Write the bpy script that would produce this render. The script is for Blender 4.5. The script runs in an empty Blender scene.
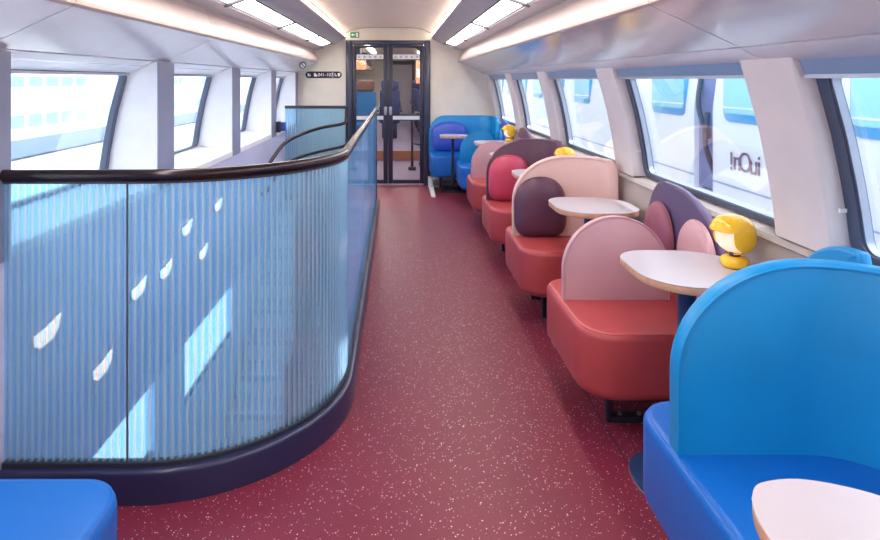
import bpy, bmesh, math
from mathutils import Vector

# ------------------------------------------------------------------ scene, camera, light
SC = bpy.context.scene
COL = SC.collection
PI = math.pi
XC = -0.115                  # centre line of the carriage
YF, YN = 8.1, -1.2           # far and near bulkheads

cam_d = bpy.data.cameras.new('camera'); cam = bpy.data.objects.new('camera', cam_d); COL.objects.link(cam)
cam.location = (0, 0, 1.42); cam.rotation_euler = (PI / 2, 0, 0)
cam_d.sensor_width = 36; cam_d.lens = 36 * 600 / 880
cam_d.shift_x = (440 - 397) / 880; cam_d.shift_y = -(270 - 80) / 880
cam_d.clip_start = 0.02; cam_d.clip_end = 500
SC.camera = cam

W = bpy.data.worlds.new('sky'); SC.world = W; W.use_nodes = True
bg = W.node_tree.nodes['Background']
bg.inputs[0].default_value = (0.80, 0.90, 1.0, 1); bg.inputs[1].default_value = 2.5

sun_d = bpy.data.lights.new('sun', 'SUN'); sun = bpy.data.objects.new('sun', sun_d); COL.objects.link(sun)
sun_d.energy = 4.0; sun_d.angle = 0.01; sun_d.color = (1.0, 0.95, 0.88)
sun.rotation_euler = Vector((-0.22, 0.30, -0.92)).to_track_quat('-Z', 'Y').to_euler()

SC.view_settings.view_transform = 'Standard'; SC.view_settings.look = 'None'
SC.view_settings.gamma = 1; SC.view_settings.use_curve_mapping = False
SC.view_settings.exposure = 0.70
SC.cycles.max_bounces = 10; SC.cycles.transparent_max_bounces = 24
SC.cycles.sample_clamp_indirect = 6

# ------------------------------------------------------------------ materials
def lin(c):
    return tuple(((v / 255) / 12.92 if v / 255 <= 0.04045 else ((v / 255 + 0.055) / 1.055) ** 2.4) for v in c)

def mat(name, rgb, rough=0.5, metal=0.0, var=0.04, scale=6.0, bump=0.0, bscale=300.0, spec=0.5, coat=0.0, emit=0.0, ecol=None):
    m = bpy.data.materials.new(name); m.use_nodes = True
    nt = m.node_tree; p = nt.nodes['Principled BSDF']
    c = lin(rgb)
    p.inputs['Roughness'].default_value = rough; p.inputs['Metallic'].default_value = metal
    p.inputs['Specular IOR Level'].default_value = spec
    if coat: p.inputs['Coat Weight'].default_value = coat; p.inputs['Coat Roughness'].default_value = 0.08
    tc = nt.nodes.new('ShaderNodeTexCoord')
    n = nt.nodes.new('ShaderNodeTexNoise'); n.inputs['Scale'].default_value = scale; n.inputs['Detail'].default_value = 3
    nt.links.new(tc.outputs['Object'], n.inputs['Vector'])
    r = nt.nodes.new('ShaderNodeValToRGB')
    r.color_ramp.elements[0].position = 0.3; r.color_ramp.elements[1].position = 0.7
    r.color_ramp.elements[0].color = (*[max(0, v * (1 - var)) for v in c], 1)
    r.color_ramp.elements[1].color = (*[min(1, v * (1 + var)) for v in c], 1)
    nt.links.new(n.outputs['Fac'], r.inputs['Fac']); nt.links.new(r.outputs['Color'], p.inputs['Base Color'])
    if bump:
        n2 = nt.nodes.new('ShaderNodeTexNoise'); n2.inputs['Scale'].default_value = bscale
        nt.links.new(tc.outputs['Object'], n2.inputs['Vector'])
        b = nt.nodes.new('ShaderNodeBump'); b.inputs['Strength'].default_value = bump; b.inputs['Distance'].default_value = 0.002
        nt.links.new(n2.outputs['Fac'], b.inputs['Height']); nt.links.new(b.outputs['Normal'], p.inputs['Normal'])
    if emit:
        e = lin(ecol or rgb)
        p.inputs['Emission Color'].default_value = (*e, 1); p.inputs['Emission Strength'].default_value = emit
    return m

def glass_mat(name, tint, haze=0.0, hazecol=(150, 210, 240), gloss=0.10, rough=0.02):
    """pane: tinted see-through, a little mirror at its surface and optional milky scattering in its body"""
    m = bpy.data.materials.new(name); m.use_nodes = True
    nt = m.node_tree; nt.nodes.remove(nt.nodes['Principled BSDF']); out = nt.nodes['Material Output']
    tr = nt.nodes.new('ShaderNodeBsdfTransparent'); tr.inputs[0].default_value = (*lin(tint), 1)
    last = tr.outputs[0]
    if haze:
        d = nt.nodes.new('ShaderNodeBsdfDiffuse'); d.inputs[0].default_value = (*lin(hazecol), 1)
        t = nt.nodes.new('ShaderNodeBsdfTranslucent'); t.inputs[0].default_value = (*lin(hazecol), 1)
        a = nt.nodes.new('ShaderNodeMixShader'); a.inputs[0].default_value = 0.5
        nt.links.new(d.outputs[0], a.inputs[1]); nt.links.new(t.outputs[0], a.inputs[2])
        b = nt.nodes.new('ShaderNodeMixShader'); b.inputs[0].default_value = haze
        nt.links.new(last, b.inputs[1]); nt.links.new(a.outputs[0], b.inputs[2]); last = b.outputs[0]
    g = nt.nodes.new('ShaderNodeBsdfGlossy'); g.inputs['Roughness'].default_value = rough
    fr = nt.nodes.new('ShaderNodeFresnel'); fr.inputs[0].default_value = 1.45
    mu = nt.nodes.new('ShaderNodeMath'); mu.operation = 'MULTIPLY'; mu.inputs[1].default_value = gloss * 10
    mu.use_clamp = True
    nt.links.new(fr.outputs[0], mu.inputs[0])
    x = nt.nodes.new('ShaderNodeMixShader')
    nt.links.new(mu.outputs[0], x.inputs[0]); nt.links.new(last, x.inputs[1]); nt.links.new(g.outputs[0], x.inputs[2])
    nt.links.new(x.outputs[0], out.inputs[0])
    return m

def reeded_mat():
    """fluted blue glass: the thick crown of each flute is deeper blue and milkier than the thin groove"""
    m = glass_mat('blue_reeded_glass', (210, 236, 252), haze=0.3, hazecol=(206, 240, 255), gloss=0.09, rough=0.14)
    nt = m.node_tree
    at = nt.nodes.new('ShaderNodeAttribute'); at.attribute_name = 'thickness'
    tr = [n for n in nt.nodes if n.type == 'BSDF_TRANSPARENT'][0]
    mx = nt.nodes.new('ShaderNodeMix'); mx.data_type = 'RGBA'; nt.links.new(at.outputs['Fac'], mx.inputs['Factor'])
    mx.inputs['A'].default_value = (*lin((250, 253, 255)), 1); mx.inputs['B'].default_value = (*lin((172, 226, 253)), 1)
    nt.links.new(mx.outputs['Result'], tr.inputs[0])
    hz = [n for n in nt.nodes if n.type == 'MIX_SHADER' and abs(n.inputs[0].default_value - 0.3) < 1e-4][0]
    mr = nt.nodes.new('ShaderNodeMapRange'); mr.inputs['To Min'].default_value = 0.40; mr.inputs['To Max'].default_value = 0.16
    nt.links.new(at.outputs['Fac'], mr.inputs['Value']); nt.links.new(mr.outputs[0], hz.inputs[0])
    return m

def floor_mat():
    m = mat('speckled_vinyl', (128, 38, 64), rough=0.45, var=0.05, scale=3)
    nt = m.node_tree; p = nt.nodes['Principled BSDF']
    base = p.inputs['Base Color'].links[0].from_socket
    tc = nt.nodes.new('ShaderNodeTexCoord'); cur = base
    for sc_, rad, keep, colr in ((120, 0.19, 0.58, (250, 225, 230)), (85, 0.14, 0.55, (232, 176, 190)), (130, 0.2, 0.6, (95, 25, 45))):
        v = nt.nodes.new('ShaderNodeTexVoronoi'); v.inputs['Scale'].default_value = sc_
        nt.links.new(tc.outputs['Object'], v.inputs['Vector'])
        sep = nt.nodes.new('ShaderNodeSeparateColor'); nt.links.new(v.outputs['Color'], sep.inputs[0])
        a = nt.nodes.new('ShaderNodeMath'); a.operation = 'GREATER_THAN'; a.inputs[1].default_value = keep
        nt.links.new(sep.outputs[0], a.inputs[0])
        # dot radius varies with the cell
        rr = nt.nodes.new('ShaderNodeMath'); rr.operation = 'MULTIPLY'; rr.inputs[1].default_value = rad * 1.6
        nt.links.new(sep.outputs[1], rr.inputs[0])
        b = nt.nodes.new('ShaderNodeMath'); b.operation = 'LESS_THAN'
        nt.links.new(v.outputs['Distance'], b.inputs[0]); nt.links.new(rr.outputs[0], b.inputs[1])
        c = nt.nodes.new('ShaderNodeMath'); c.operation = 'MULTIPLY'
        nt.links.new(a.outputs[0], c.inputs[0]); nt.links.new(b.outputs[0], c.inputs[1])
        mx = nt.nodes.new('ShaderNodeMix'); mx.data_type = 'RGBA'
        nt.links.new(c.outputs[0], mx.inputs['Factor']); nt.links.new(cur, mx.inputs['A'])
        mx.inputs['B'].default_value = (*lin(colr), 1); cur = mx.outputs['Result']
    nt.links.new(cur, p.inputs['Base Color'])
    return m

M = dict(
    floor=floor_mat(),
    wall=mat('wall_laminate', (228, 222, 216), 0.45),
    wall_low=mat('lower_wall_laminate', (176, 166, 162), 0.4),
    bulk=mat('bulkhead_laminate', (222, 214, 202), 0.5),
    pillar_r=mat('pillar_laminate', (226, 216, 216), 0.4),
    pillar_l=mat('pillar_grey_laminate', (136, 140, 166), 0.45),
    reveal=mat('reveal_white', (238, 238, 246), 0.4),
    slope=mat('slope_panel_gloss', (216, 214, 222), 0.22, var=0.03, coat=0.3),
    slope_r=mat('slope_panel_polished', (204, 202, 212), 0.19, metal=0.35, var=0.03, coat=0.6),
    walllilac=mat('wall_lilac', (198, 198, 226), 0.45),
    bulge=mat('duct_panel', (186, 168, 164), 0.3, var=0.03),
    side=mat('ceiling_side_panel', (170, 162, 172), 0.3),
    ceil=mat('ceiling_panel', (232, 214, 200), 0.35),
    dark=mat('dark_gasket', (48, 50, 62), 0.5),
    rubber=mat('window_rubber', (74, 84, 108), 0.35),
    alu=mat('brushed_aluminium', (170, 175, 188), 0.3, metal=0.8),
    cassette=mat('blind_cassette_blue_grey', (128, 152, 186), 0.35),
    navy=mat('navy_lacquer', (40, 44, 82), 0.32, coat=0.2),
    jamb=mat('jamb_steel_blue', (52, 58, 84), 0.3),
    strip2=mat('next_car_diffuser', (255, 244, 232), 0.4, emit=22, ecol=(255, 240, 226)),
    doorframe=mat('door_navy', (40, 42, 66), 0.35),
    rail=mat('handrail_dark_bronze', (52, 44, 50), 0.18, metal=0.6),
    red=mat('red_leather', (178, 72, 76), 0.36, bump=0.12),
    pink=mat('pink_leather', (206, 162, 172), 0.42, bump=0.12),
    peach=mat('peach_leather', (228, 192, 186), 0.42, bump=0.12),
    plum=mat('aubergine_leather', (98, 62, 84), 0.38, bump=0.12),
    rose=mat('rose_leather', (204, 74, 104), 0.36, bump=0.12),
    mauve=mat('mauve_leather', (96, 80, 118), 0.42, bump=0.12),
    darkrose=mat('dark_rose_leather', (152, 86, 106), 0.4, bump=0.12),
    blue=mat('azure_leather', (10, 142, 208), 0.38, bump=0.12),
    blueseat=mat('blue_leather', (8, 102, 194), 0.38, bump=0.12),
    indigo=mat('indigo_leather', (62, 92, 196), 0.38, bump=0.12),
    top=mat('white_laminate', (194, 187, 196), 0.3, var=0.02),
    ply=mat('plywood_edge', (206, 158, 128), 0.5, var=0.12, scale=30),
    column=mat('column_navy', (34, 62, 104), 0.35),
    steel=mat('dark_steel', (52, 58, 76), 0.35, metal=0.5),
    yellow=mat('yellow_plastic', (254, 198, 40), 0.25, coat=0.3),
    diff=mat('lamp_diffuser', (255, 236, 214), 0.4, emit=0.25, ecol=(255, 226, 190)),
    strip=mat('strip_light_diffuser', (255, 244, 232), 0.4, emit=10, ecol=(255, 244, 234)),
    led=mat('cove_led', (255, 246, 236), 0.4, emit=10, ecol=(255, 240, 224)),
    spotglow=mat('cream_spot_glow', (255, 240, 224), 0.4, emit=1.8, ecol=(255, 190, 160)),  # glow of the unidentified cream spots behind the reeded glass
    pane=glass_mat('window_glass', (248, 252, 255), gloss=0.05),
    reeded=reeded_mat(),
    flatglass=glass_mat('blue_flat_glass', (200, 228, 252), haze=0.40, hazecol=(160, 214, 252), gloss=0.05),
    doorglass=glass_mat('door_glass', (236, 240, 244), gloss=0.05),
    etched=mat('etched_band', (214, 220, 228), 0.6),
    step=mat('step_lavender', (206, 200, 220), 0.5),
    stairwall=mat('stairwell_wall', (228, 230, 242), 0.45),
    white=mat('white_paint', (240, 240, 242), 0.4),
    signblack=mat('sign_black', (34, 28, 40), 0.4),
    signgreen=mat('exit_green', (30, 140, 74), 0.4),
    trainwhite=mat('train_white_paint', (236, 238, 248), 0.35, var=0.02, scale=1),
    traingrey=mat('train_skirt_blue_grey', (136, 152, 186), 0.5, scale=1),
    traincyan=mat('train_window_cyan', (166, 224, 232), 0.2, scale=1),
    trainblue=mat('train_window_blue_edge', (70, 160, 214), 0.3, scale=1),
    trainteal=mat('train_window_pale_teal', (150, 190, 190), 0.25, scale=1),
    gap=mat('gangway_grey', (120, 126, 170), 0.6, scale=4, var=0.15),
    logo=mat('logo_plum', (120, 86, 108), 0.5),
    ground=mat('track_ballast_pale', (226, 224, 220), 0.9, scale=2),
    carpet=mat('vestibule_floor_mauve', (96, 82, 112), 0.6),
    brown=mat('brown_step_edge', (140, 92, 72), 0.5),
    seatnavy=mat('seat_navy_fabric', (44, 52, 96), 0.8),
    seatblue=mat('seat_blue_fabric', (34, 92, 140), 0.8),
    headbrown=mat('headrest_brown', (96, 60, 52), 0.6),
    orange=mat('orange_panel', (220, 150, 112), 0.5),
)

# ------------------------------------------------------------------ helpers
def tag(o, label=None, cat=None, group=None, kind=None):
    if label: o['label'] = label
    if cat: o['category'] = cat
    if group: o['group'] = group
    if kind: o['kind'] = kind
    return o

def link(name, me, m, parent=None, smooth=None):
    o = bpy.data.objects.new(name, me); COL.objects.link(o)
    if m is not None: me.materials.append(M[m] if isinstance(m, str) else m)
    if smooth is not None:
        for p in me.polygons: p.use_smooth = True
        me.set_sharp_from_angle(angle=math.radians(smooth))
    if parent is not None: o.parent = parent
    return o

def mesh(name, V, F, m, parent=None, smooth=None, recalc=True):
    me = bpy.data.meshes.new(name); me.from_pydata([tuple(v) for v in V], [], F); me.update()
    if recalc:
        bm = bmesh.new(); bm.from_mesh(me); bmesh.ops.recalc_face_normals(bm, faces=bm.faces); bm.to_mesh(me); bm.free()
    return link(name, me, m, parent, smooth)

def from_bm(name, bm, m, parent=None, smooth=None):
    bmesh.ops.recalc_face_normals(bm, faces=bm.faces)
    me = bpy.data.meshes.new(name); bm.to_mesh(me); bm.free()
    return link(name, me, m, parent, smooth)

def empty(name, loc=(0, 0, 0)):
    o = bpy.data.objects.new(name, None); COL.objects.link(o); o.location = loc; o.empty_display_size = 0.1
    return o

class Thing:
    """an Empty at the base of a thing; parts are built in world coordinates and then hung on it"""
    def __init__(s, name, loc, label, cat, group=None):
        s.o = empty(name, loc); tag(s.o, label, cat, group); s.inv = Vector(loc)
    def add(s, o):
        o.parent = s.o; o.location = o.location - s.inv
        return o

def box(name, x0, x1, y0, y1, z0, z1, m, parent=None, bev=0.0, seg=2):
    bm = bmesh.new(); bmesh.ops.create_cube(bm, size=1)
    for v in bm.verts:
        v.co = Vector(((x0 + x1) / 2 + v.co.x * (x1 - x0), (y0 + y1) / 2 + v.co.y * (y1 - y0), (z0 + z1) / 2 + v.co.z * (z1 - z0)))
    if bev: bmesh.ops.bevel(bm, geom=list(bm.edges), offset=bev, segments=seg, affect='EDGES', profile=0.5)
    return from_bm(name, bm, m, parent, 40 if bev else None)

def prism(name, pts, axis, a, b, m, parent=None, bev=0.0, seg=2, smooth=40, bev_lo=None):
    """outline pts (2-D) extruded along axis from a to b; rim edges bevelled"""
    def P(p, t):
        return {'z': (p[0], p[1], t), 'y': (p[0], t, p[1]), 'x': (t, p[0], p[1])}[axis]
    clean = []
    for p in pts:
        if not clean or math.hypot(p[0] - clean[-1][0], p[1] - clean[-1][1]) > 1e-5: clean.append(p)
    if math.hypot(clean[0][0] - clean[-1][0], clean[0][1] - clean[-1][1]) < 1e-5: clean.pop()
    n = len(clean); area = sum(clean[i][0] * clean[(i + 1) % n][1] - clean[(i + 1) % n][0] * clean[i][1] for i in range(n))
    sg = 1 if area > 0 else -1; nor = []
    for i in range(n):
        p, q, r = Vector(clean[i - 1]), Vector(clean[i]), Vector(clean[(i + 1) % n])
        d0, d1 = (q - p).normalized(), (r - q).normalized()
        n0, n1 = Vector((-d0.y, d0.x)) * sg, Vector((-d1.y, d1.x)) * sg
        b_ = n0 + n1; nor.append(b_ / max(0.35, b_.length_squared / 2) if b_.length > 1e-6 else n0)
    bl = bev if bev_lo is None else bev_lo
    sd = 1 if b > a else -1; lev = []
    if bl: lev += [(a + sd * bl * (1 - math.sin(t)), bl * (1 - math.cos(t))) for t in (PI / 2 * (1 - k / seg) for k in range(seg + 1))]
    else: lev.append((a, 0.0))
    if bev: lev += [(b - sd * bev * (1 - math.sin(t)), bev * (1 - math.cos(t))) for t in (PI / 2 * k / seg for k in range(seg + 1))]
    else: lev.append((b, 0.0))
    V = []; F = []
    for t, ins in lev:
        for q, nn in zip(clean, nor): V.append(P((q[0] + nn.x * ins, q[1] + nn.y * ins), t))
    for l in range(len(lev) - 1):
        for i in range(n): F.append((l * n + i, l * n + (i + 1) % n, (l + 1) * n + (i + 1) % n, (l + 1) * n + i))
    F.append(tuple(range(n))); F.append(tuple((len(lev) - 1) * n + i for i in range(n)))
    return mesh(name, V, F, m, parent, smooth)

def rrect(x0, x1, y0, y1, r, seg=8):
    """rounded rectangle; r = radius or four radii (x0y0, x1y0, x1y1, x0y1)"""
    if not isinstance(r, (tuple, list)): r = (r,) * 4
    out = []
    for (cx, cy, rr, a0) in ((x0 + r[0], y0 + r[0], r[0], PI), (x1 - r[1], y0 + r[1], r[1], 1.5 * PI),
                             (x1 - r[2], y1 - r[2], r[2], 0), (x0 + r[3], y1 - r[3], r[3], PI / 2)):
        for k in range(seg + 1):
            a = a0 + PI / 2 * k / seg; out.append((cx + rr * math.cos(a), cy + rr * math.sin(a)))
    return out

def tube(name, pts, r, m, parent=None, n=10, caps=True):
    P = [Vector(p) for p in pts]; V = []; F = []
    up = Vector((0, 0, 1)); N = None
    for i, p in enumerate(P):
        t = (P[min(i + 1, len(P) - 1)] - P[max(i - 1, 0)]).normalized()
        if N is None:
            ref = up if abs(t.z) < 0.9 else Vector((1, 0, 0)); N = (ref - t * ref.dot(t)).normalized()
        else:
            N = (N - t * N.dot(t)).normalized()
        B = t.cross(N)
        for k in range(n):
            a = 2 * PI * k / n; V.append(p + (N * math.cos(a) + B * math.sin(a)) * r)
    for i in range(len(P) - 1):
        for k in range(n):
            F.append((i * n + k, i * n + (k + 1) % n, (i + 1) * n + (k + 1) % n, (i + 1) * n + k))
    if caps: F.append(tuple(range(n))); F.append(tuple((len(P) - 1) * n + k for k in range(n)))
    return mesh(name, V, F, m, parent, 50)

def spline(pts, n=8):
    P = [Vector(p) for p in pts]; out = []
    for i in range(len(P) - 1):
        p0, p1, p2, p3 = P[max(i - 1, 0)], P[i], P[i + 1], P[min(i + 2, len(P) - 1)]
        for k in range(n):
            t = k / n
            out.append(0.5 * ((2 * p1) + (p2 - p0) * t + (2 * p0 - 5 * p1 + 4 * p2 - p3) * t * t + (3 * p1 - p0 - 3 * p2 + p3) * t ** 3))
    out.append(P[-1]); return out

def strip_profile(name, prof, y0, y1, m, parent=None, thick=0.012, smooth=35):
    """an open profile (x, z) extruded along Y as a panel with thickness (to the outside of the room)"""
    n = len(prof); V = []
    P = [Vector((p[0], 0, p[1])) for p in prof]
    nor = []
    for i in range(n):
        t = (P[min(i + 1, n - 1)] - P[max(i - 1, 0)]).normalized(); nn = Vector((t.z, 0, -t.x))
        if nn.dot(P[i] - Vector((XC, 0, 1.1))) < 0: nn = -nn
        nor.append(nn)
    loop = [p for p in P] + [P[i] + nor[i] * thick for i in reversed(range(n))]
    L = len(loop); F = []
    for y in (y0, y1):
        for p in loop: V.append((p.x, y, p.z))
    for i in range(L): F.append((i, (i + 1) % L, L + (i + 1) % L, L + i))
    F.append(tuple(range(L))); F.append(tuple(range(L, 2 * L)))
    return mesh(name, V, F, m, parent, smooth)

def text(name, body, size, m, loc, rot, parent=None, depth=0.001, align='CENTER'):
    c = bpy.data.curves.new(name, 'FONT'); c.body = body; c.size = size; c.align_x = align; c.align_y = 'CENTER'; c.extrude = depth
    o = bpy.data.objects.new(name, c); COL.objects.link(o)
    bpy.context.view_layer.update()
    me = bpy.data.meshes.new_from_object(o.evaluated_get(bpy.context.evaluated_depsgraph_get()))
    bpy.data.objects.remove(o); me.name = name
    o = link(name, me, m, parent); me.materials.clear(); me.materials.append(M[m])
    o.location = loc; o.rotation_euler = rot
    return o

def copy_tree(o, parent=None, shift=None):
    c = o.copy(); COL.objects.link(c); c.parent = parent
    if shift is not None: c.location = o.location + Vector(shift)
    for ch in list(o.children): copy_tree(ch, c)
    return c

# ------------------------------------------------------------------ the carriage shell
PIL = [1.96 + 1.525 * k for k in range(-2, 5)]     # pillar centres along the carriage
GLZ = [(1.505, 0.88), (1.495, 0.98), (1.475, 1.10), (1.447, 1.24), (1.415, 1.36), (1.385, 1.465)]   # glass line (u, z)

def U(side, u): return XC + side * u

RC = 0.70; KX = -0.19; KY = 2.0                     # stair kerb: outer line, corner radius
def corner(off, n=16):
    """kerb corner offset inwards by off: front line -> side line"""
    r = RC - off; return [(KX - RC + r * math.sin(a), KY + RC - r * math.cos(a)) for a in (PI / 2 * k / n for k in range(n + 1))]

# floor with the stairwell cut out (stairwell lies along the left wall)
HOLE = 0.075
fl = [(-1.53, YN), (1.36, YN), (1.36, YF), (-1.53, YF), (-1.53, 7.1), (KX - HOLE, 7.1)] + list(reversed(corner(HOLE))) + [(-1.53, KY + HOLE)]
floor = prism('floor', fl, 'z', -0.06, 0.0, 'floor', smooth=None); tag(floor, 'speckled maroon vinyl floor', kind='structure')
seam = box('floor_joint', 0.852, 0.856, YN, YF, 0.0, 0.0012, 'dark', floor)

def lower_wall(side):
    name = 'wall_right' if side > 0 else 'wall_left'
    if side > 0:
        prof = [(U(1, 1.435), 0.0), (U(1, 1.435), 0.80), (U(1, 1.45), 0.865), (U(1, 1.51), 0.88)]
        w = strip_profile(name, prof, YN, YF, 'wall_low', thick=0.05)
        strip_profile('heater_grille', [(U(1, 1.429), 0.03), (U(1, 1.429), 0.16)], YN, YF, 'alu', w, 0.004)
        strip_profile('sill', [(U(1, 1.425), 0.855), (U(1, 1.44), 0.872), (U(1, 1.505), 0.883)], YN, YF, 'wall_low', w, 0.01)
    else:
        w = strip_profile(name, [(-1.345, -0.25), (-1.345, 0.83)], YN, YF, 'walllilac', thick=0.05)
        strip_profile('lower_wall', [(-1.345, -2.4), (-1.345, -0.66)], YN, YF, 'stairwall', w, 0.05)
        for a_, b_ in ((YN, 2.25), (3.33, 3.80), (4.90, YF)):
            strip_profile('lower_pier', [(-1.345, -0.66), (-1.345, -0.25)], a_, b_, 'stairwall', w, 0.05)
        for a_, b_ in ((2.25, 3.33), (3.80, 4.90)):
            pn = box('lower_pane', -1.385, -1.38, a_, b_, -0.66, -0.25, 'pane', w)
            box('lower_frame', -1.378, -1.36, a_, b_, -0.66, -0.635, 'rubber', w)
        strip_profile('sill', [(-1.34, 0.80), (-1.34, 0.84), (U(-1, 1.505), 0.885), (U(-1, 1.56), 0.89)], YN, YF, 'reveal', w, 0.02)
    tag(w, kind='structure')
    return w
wr = lower_wall(1); wl = lower_wall(-1)

def pillars():
    for y in PIL:
        a, b = y - 0.14, y + 0.14
        # right: face follows the curved glass line
        G2 = GLZ + [(1.378, 1.494)]; P = [(U(1, u - 0.07), z) for u, z in G2]; Q = [(U(1, u + 0.05), z) for u, z in reversed(G2)]
        prism('pillar', P + Q, 'y', a, b, 'pillar_r', wr, bev=0.012, seg=3)
        # left: straight inner face, deep splayed cheeks
        V = []
        zz = [0.845] + [z for u, z in GLZ[1:]] + [1.52]
        gu = [1.56] + [u + 0.04 for u, z in GLZ[1:]] + [1.40]
        for z, u in zip(zz, gu):
            V += [(-1.345, a + 0.02, z), (-1.345, b - 0.02, z), (U(-1, u), b + 0.01, z), (U(-1, u), a - 0.01, z)]
        n = len(zz); F = []
        for i in range(n - 1):
            for k in range(4): F.append((4 * i + k, 4 * i + (k + 1) % 4, 4 * i + 4 + (k + 1) % 4, 4 * i + 4 + k))
        F += [(0, 1, 2, 3), tuple(4 * (n - 1) + k for k in range(4))]
        o = mesh('pillar', V, F, 'reveal', wl)
        mesh('pillar_cover', [(-1.338, a + 0.02, 0.80), (-1.338, b - 0.02, 0.80), (-1.338, b - 0.02, 1.52), (-1.338, a + 0.02, 1.52),
                              (-1.346, a + 0.02, 0.80), (-1.346, b - 0.02, 0.80), (-1.346, b - 0.02, 1.52), (-1.346, a + 0.02, 1.52)],
             [(0, 1, 2, 3), (4, 5, 6, 7), (0, 1, 5, 4), (1, 2, 6, 5), (2, 3, 7, 6), (3, 0, 4, 7)], 'pillar_l', wl)
pillars()

def window(idx, side, y0, y1):
    """pane with rubber frame and rounded corners, on the curved glass line; blind cassette above"""
    root = empty('window_%d' % idx, (U(side, 1.5), (y0 + y1) / 2, 0.88)); tag(root, kind='structure'); off = Vector(root.location)
    zs = [z for u, z in GLZ]
    def gu(z):
        if z <= zs[0]: return GLZ[0][0]
        for (u0, za), (u1, zb) in zip(GLZ, GLZ[1:]):
            if z <= zb: return u0 + (u1 - u0) * (z - za) / (zb - za)
        return GLZ[-1][0]
    def ring(inset, r):
        pts = rrect(y0 + inset, y1 - inset, 0.885 + inset * 0.5, 1.462 - inset * 0.3, r, 6)
        # add points on long sides so that the frame follows the curve
        out = []
        for i, p in enumerate(pts):
            q = pts[(i + 1) % len(pts)]; out.append(p)
            if math.hypot(q[0] - p[0], q[1] - p[1]) > 0.12:
                for k in range(1, 6): out.append((p[0] + (q[0] - p[0]) * k / 6, p[1] + (q[1] - p[1]) * k / 6))
        return out
    # pane
    V = []; F = []; ny = 1
    rows = [0.875 + (1.47 - 0.875) * k / 10 for k in range(11)]
    for z in rows:
        for d in (0.012, 0.018):
            for y in (y0 + 0.01, y1 - 0.01): V.append((U(side, gu(z) + d), y, z))
    for i in range(10):
        a = 4 * i
        F += [(a, a + 1, a + 5, a + 4), (a + 2, a + 3, a + 7, a + 6), (a, a + 2, a + 6, a + 4), (a + 1, a + 3, a + 7, a + 5)]
    F += [(0, 1, 3, 2), (40, 41, 43, 42)]
    o = mesh('pane', V, F, 'pane', root, 60); o.location -= off
    # frames: outer rubber and inner aluminium lip
    fw = 0.045 if side > 0 else 0.017
    for nm, i0, i1, r0, r1, d0, d1, m in (('frame', 0.0, fw, 0.05, 0.045, -0.012, 0.03, 'rubber'), ('frame_lip', fw, fw + (0.010 if side > 0 else 0.004), 0.045, 0.04, -0.004, 0.02, 'alu' if side > 0 else 'rubber')):
        A, B = ring(i0, r0), ring(i1, r1); n = len(A); V = []; F = []
        for d in (d0, d1):
            for R in (A, B):
                for (y, z) in R: V.append((U(side, gu(z) + d), y, z))
        for k in range(n):
            j = (k + 1) % n
            F += [(k, j, n + j, n + k), (2 * n + k, 2 * n + j, 3 * n + j, 3 * n + k), (k, j, 2 * n + j, 2 * n + k), (n + k, n + j, 3 * n + j, 3 * n + k)]
        o = mesh(nm, V, F, m, root, 40); o.location -= off
    # blind cassette under the ceiling edge
    if side > 0:
        P = [(U(1, 1.33), 1.482), (U(1, 1.345), 1.437), (U(1, 1.39), 1.43), (U(1, 1.41), 1.50)]
        o = prism('blind_cassette', P, 'y', y0 + 0.004, y1 - 0.004, 'cassette', root, bev=0.004); o.location -= off
        box('cassette_rail', U(1, 1.342), U(1, 1.372), y0 + 0.01, y1 - 0.01, 1.425, 1.437, 'alu', root).location -= off
        for zc in (1.02,):
            box('blind_catch', U(1, gu(zc) - 0.040), U(1, gu(zc) - 0.018), y1 - 0.014, y1 - 0.006, zc, zc + 0.012, 'white', root).location -= off
    else:
        P = [(-1.352, 1.522), (U(-1, 1.36), 1.462), (U(-1, 1.42), 1.458), (U(-1, 1.44), 1.53)]
        o = prism('pelmet', P, 'y', y0 + 0.02, y1 - 0.02, 'reveal', root, bev=0.003); o.location -= off
        box('blind_bar', U(-1, 1.40), U(-1, 1.365), y0 + 0.02, y1 - 0.02, 1.445, 1.458, 'alu', root).location -= off

k = 0
for side in (1, -1):
    for i in range(len(PIL) - 1):
        k += 1; window(k, side, PIL[i] + (0.14 if side > 0 else 0.15), PIL[i + 1] - (0.14 if side > 0 else 0.15))

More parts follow.
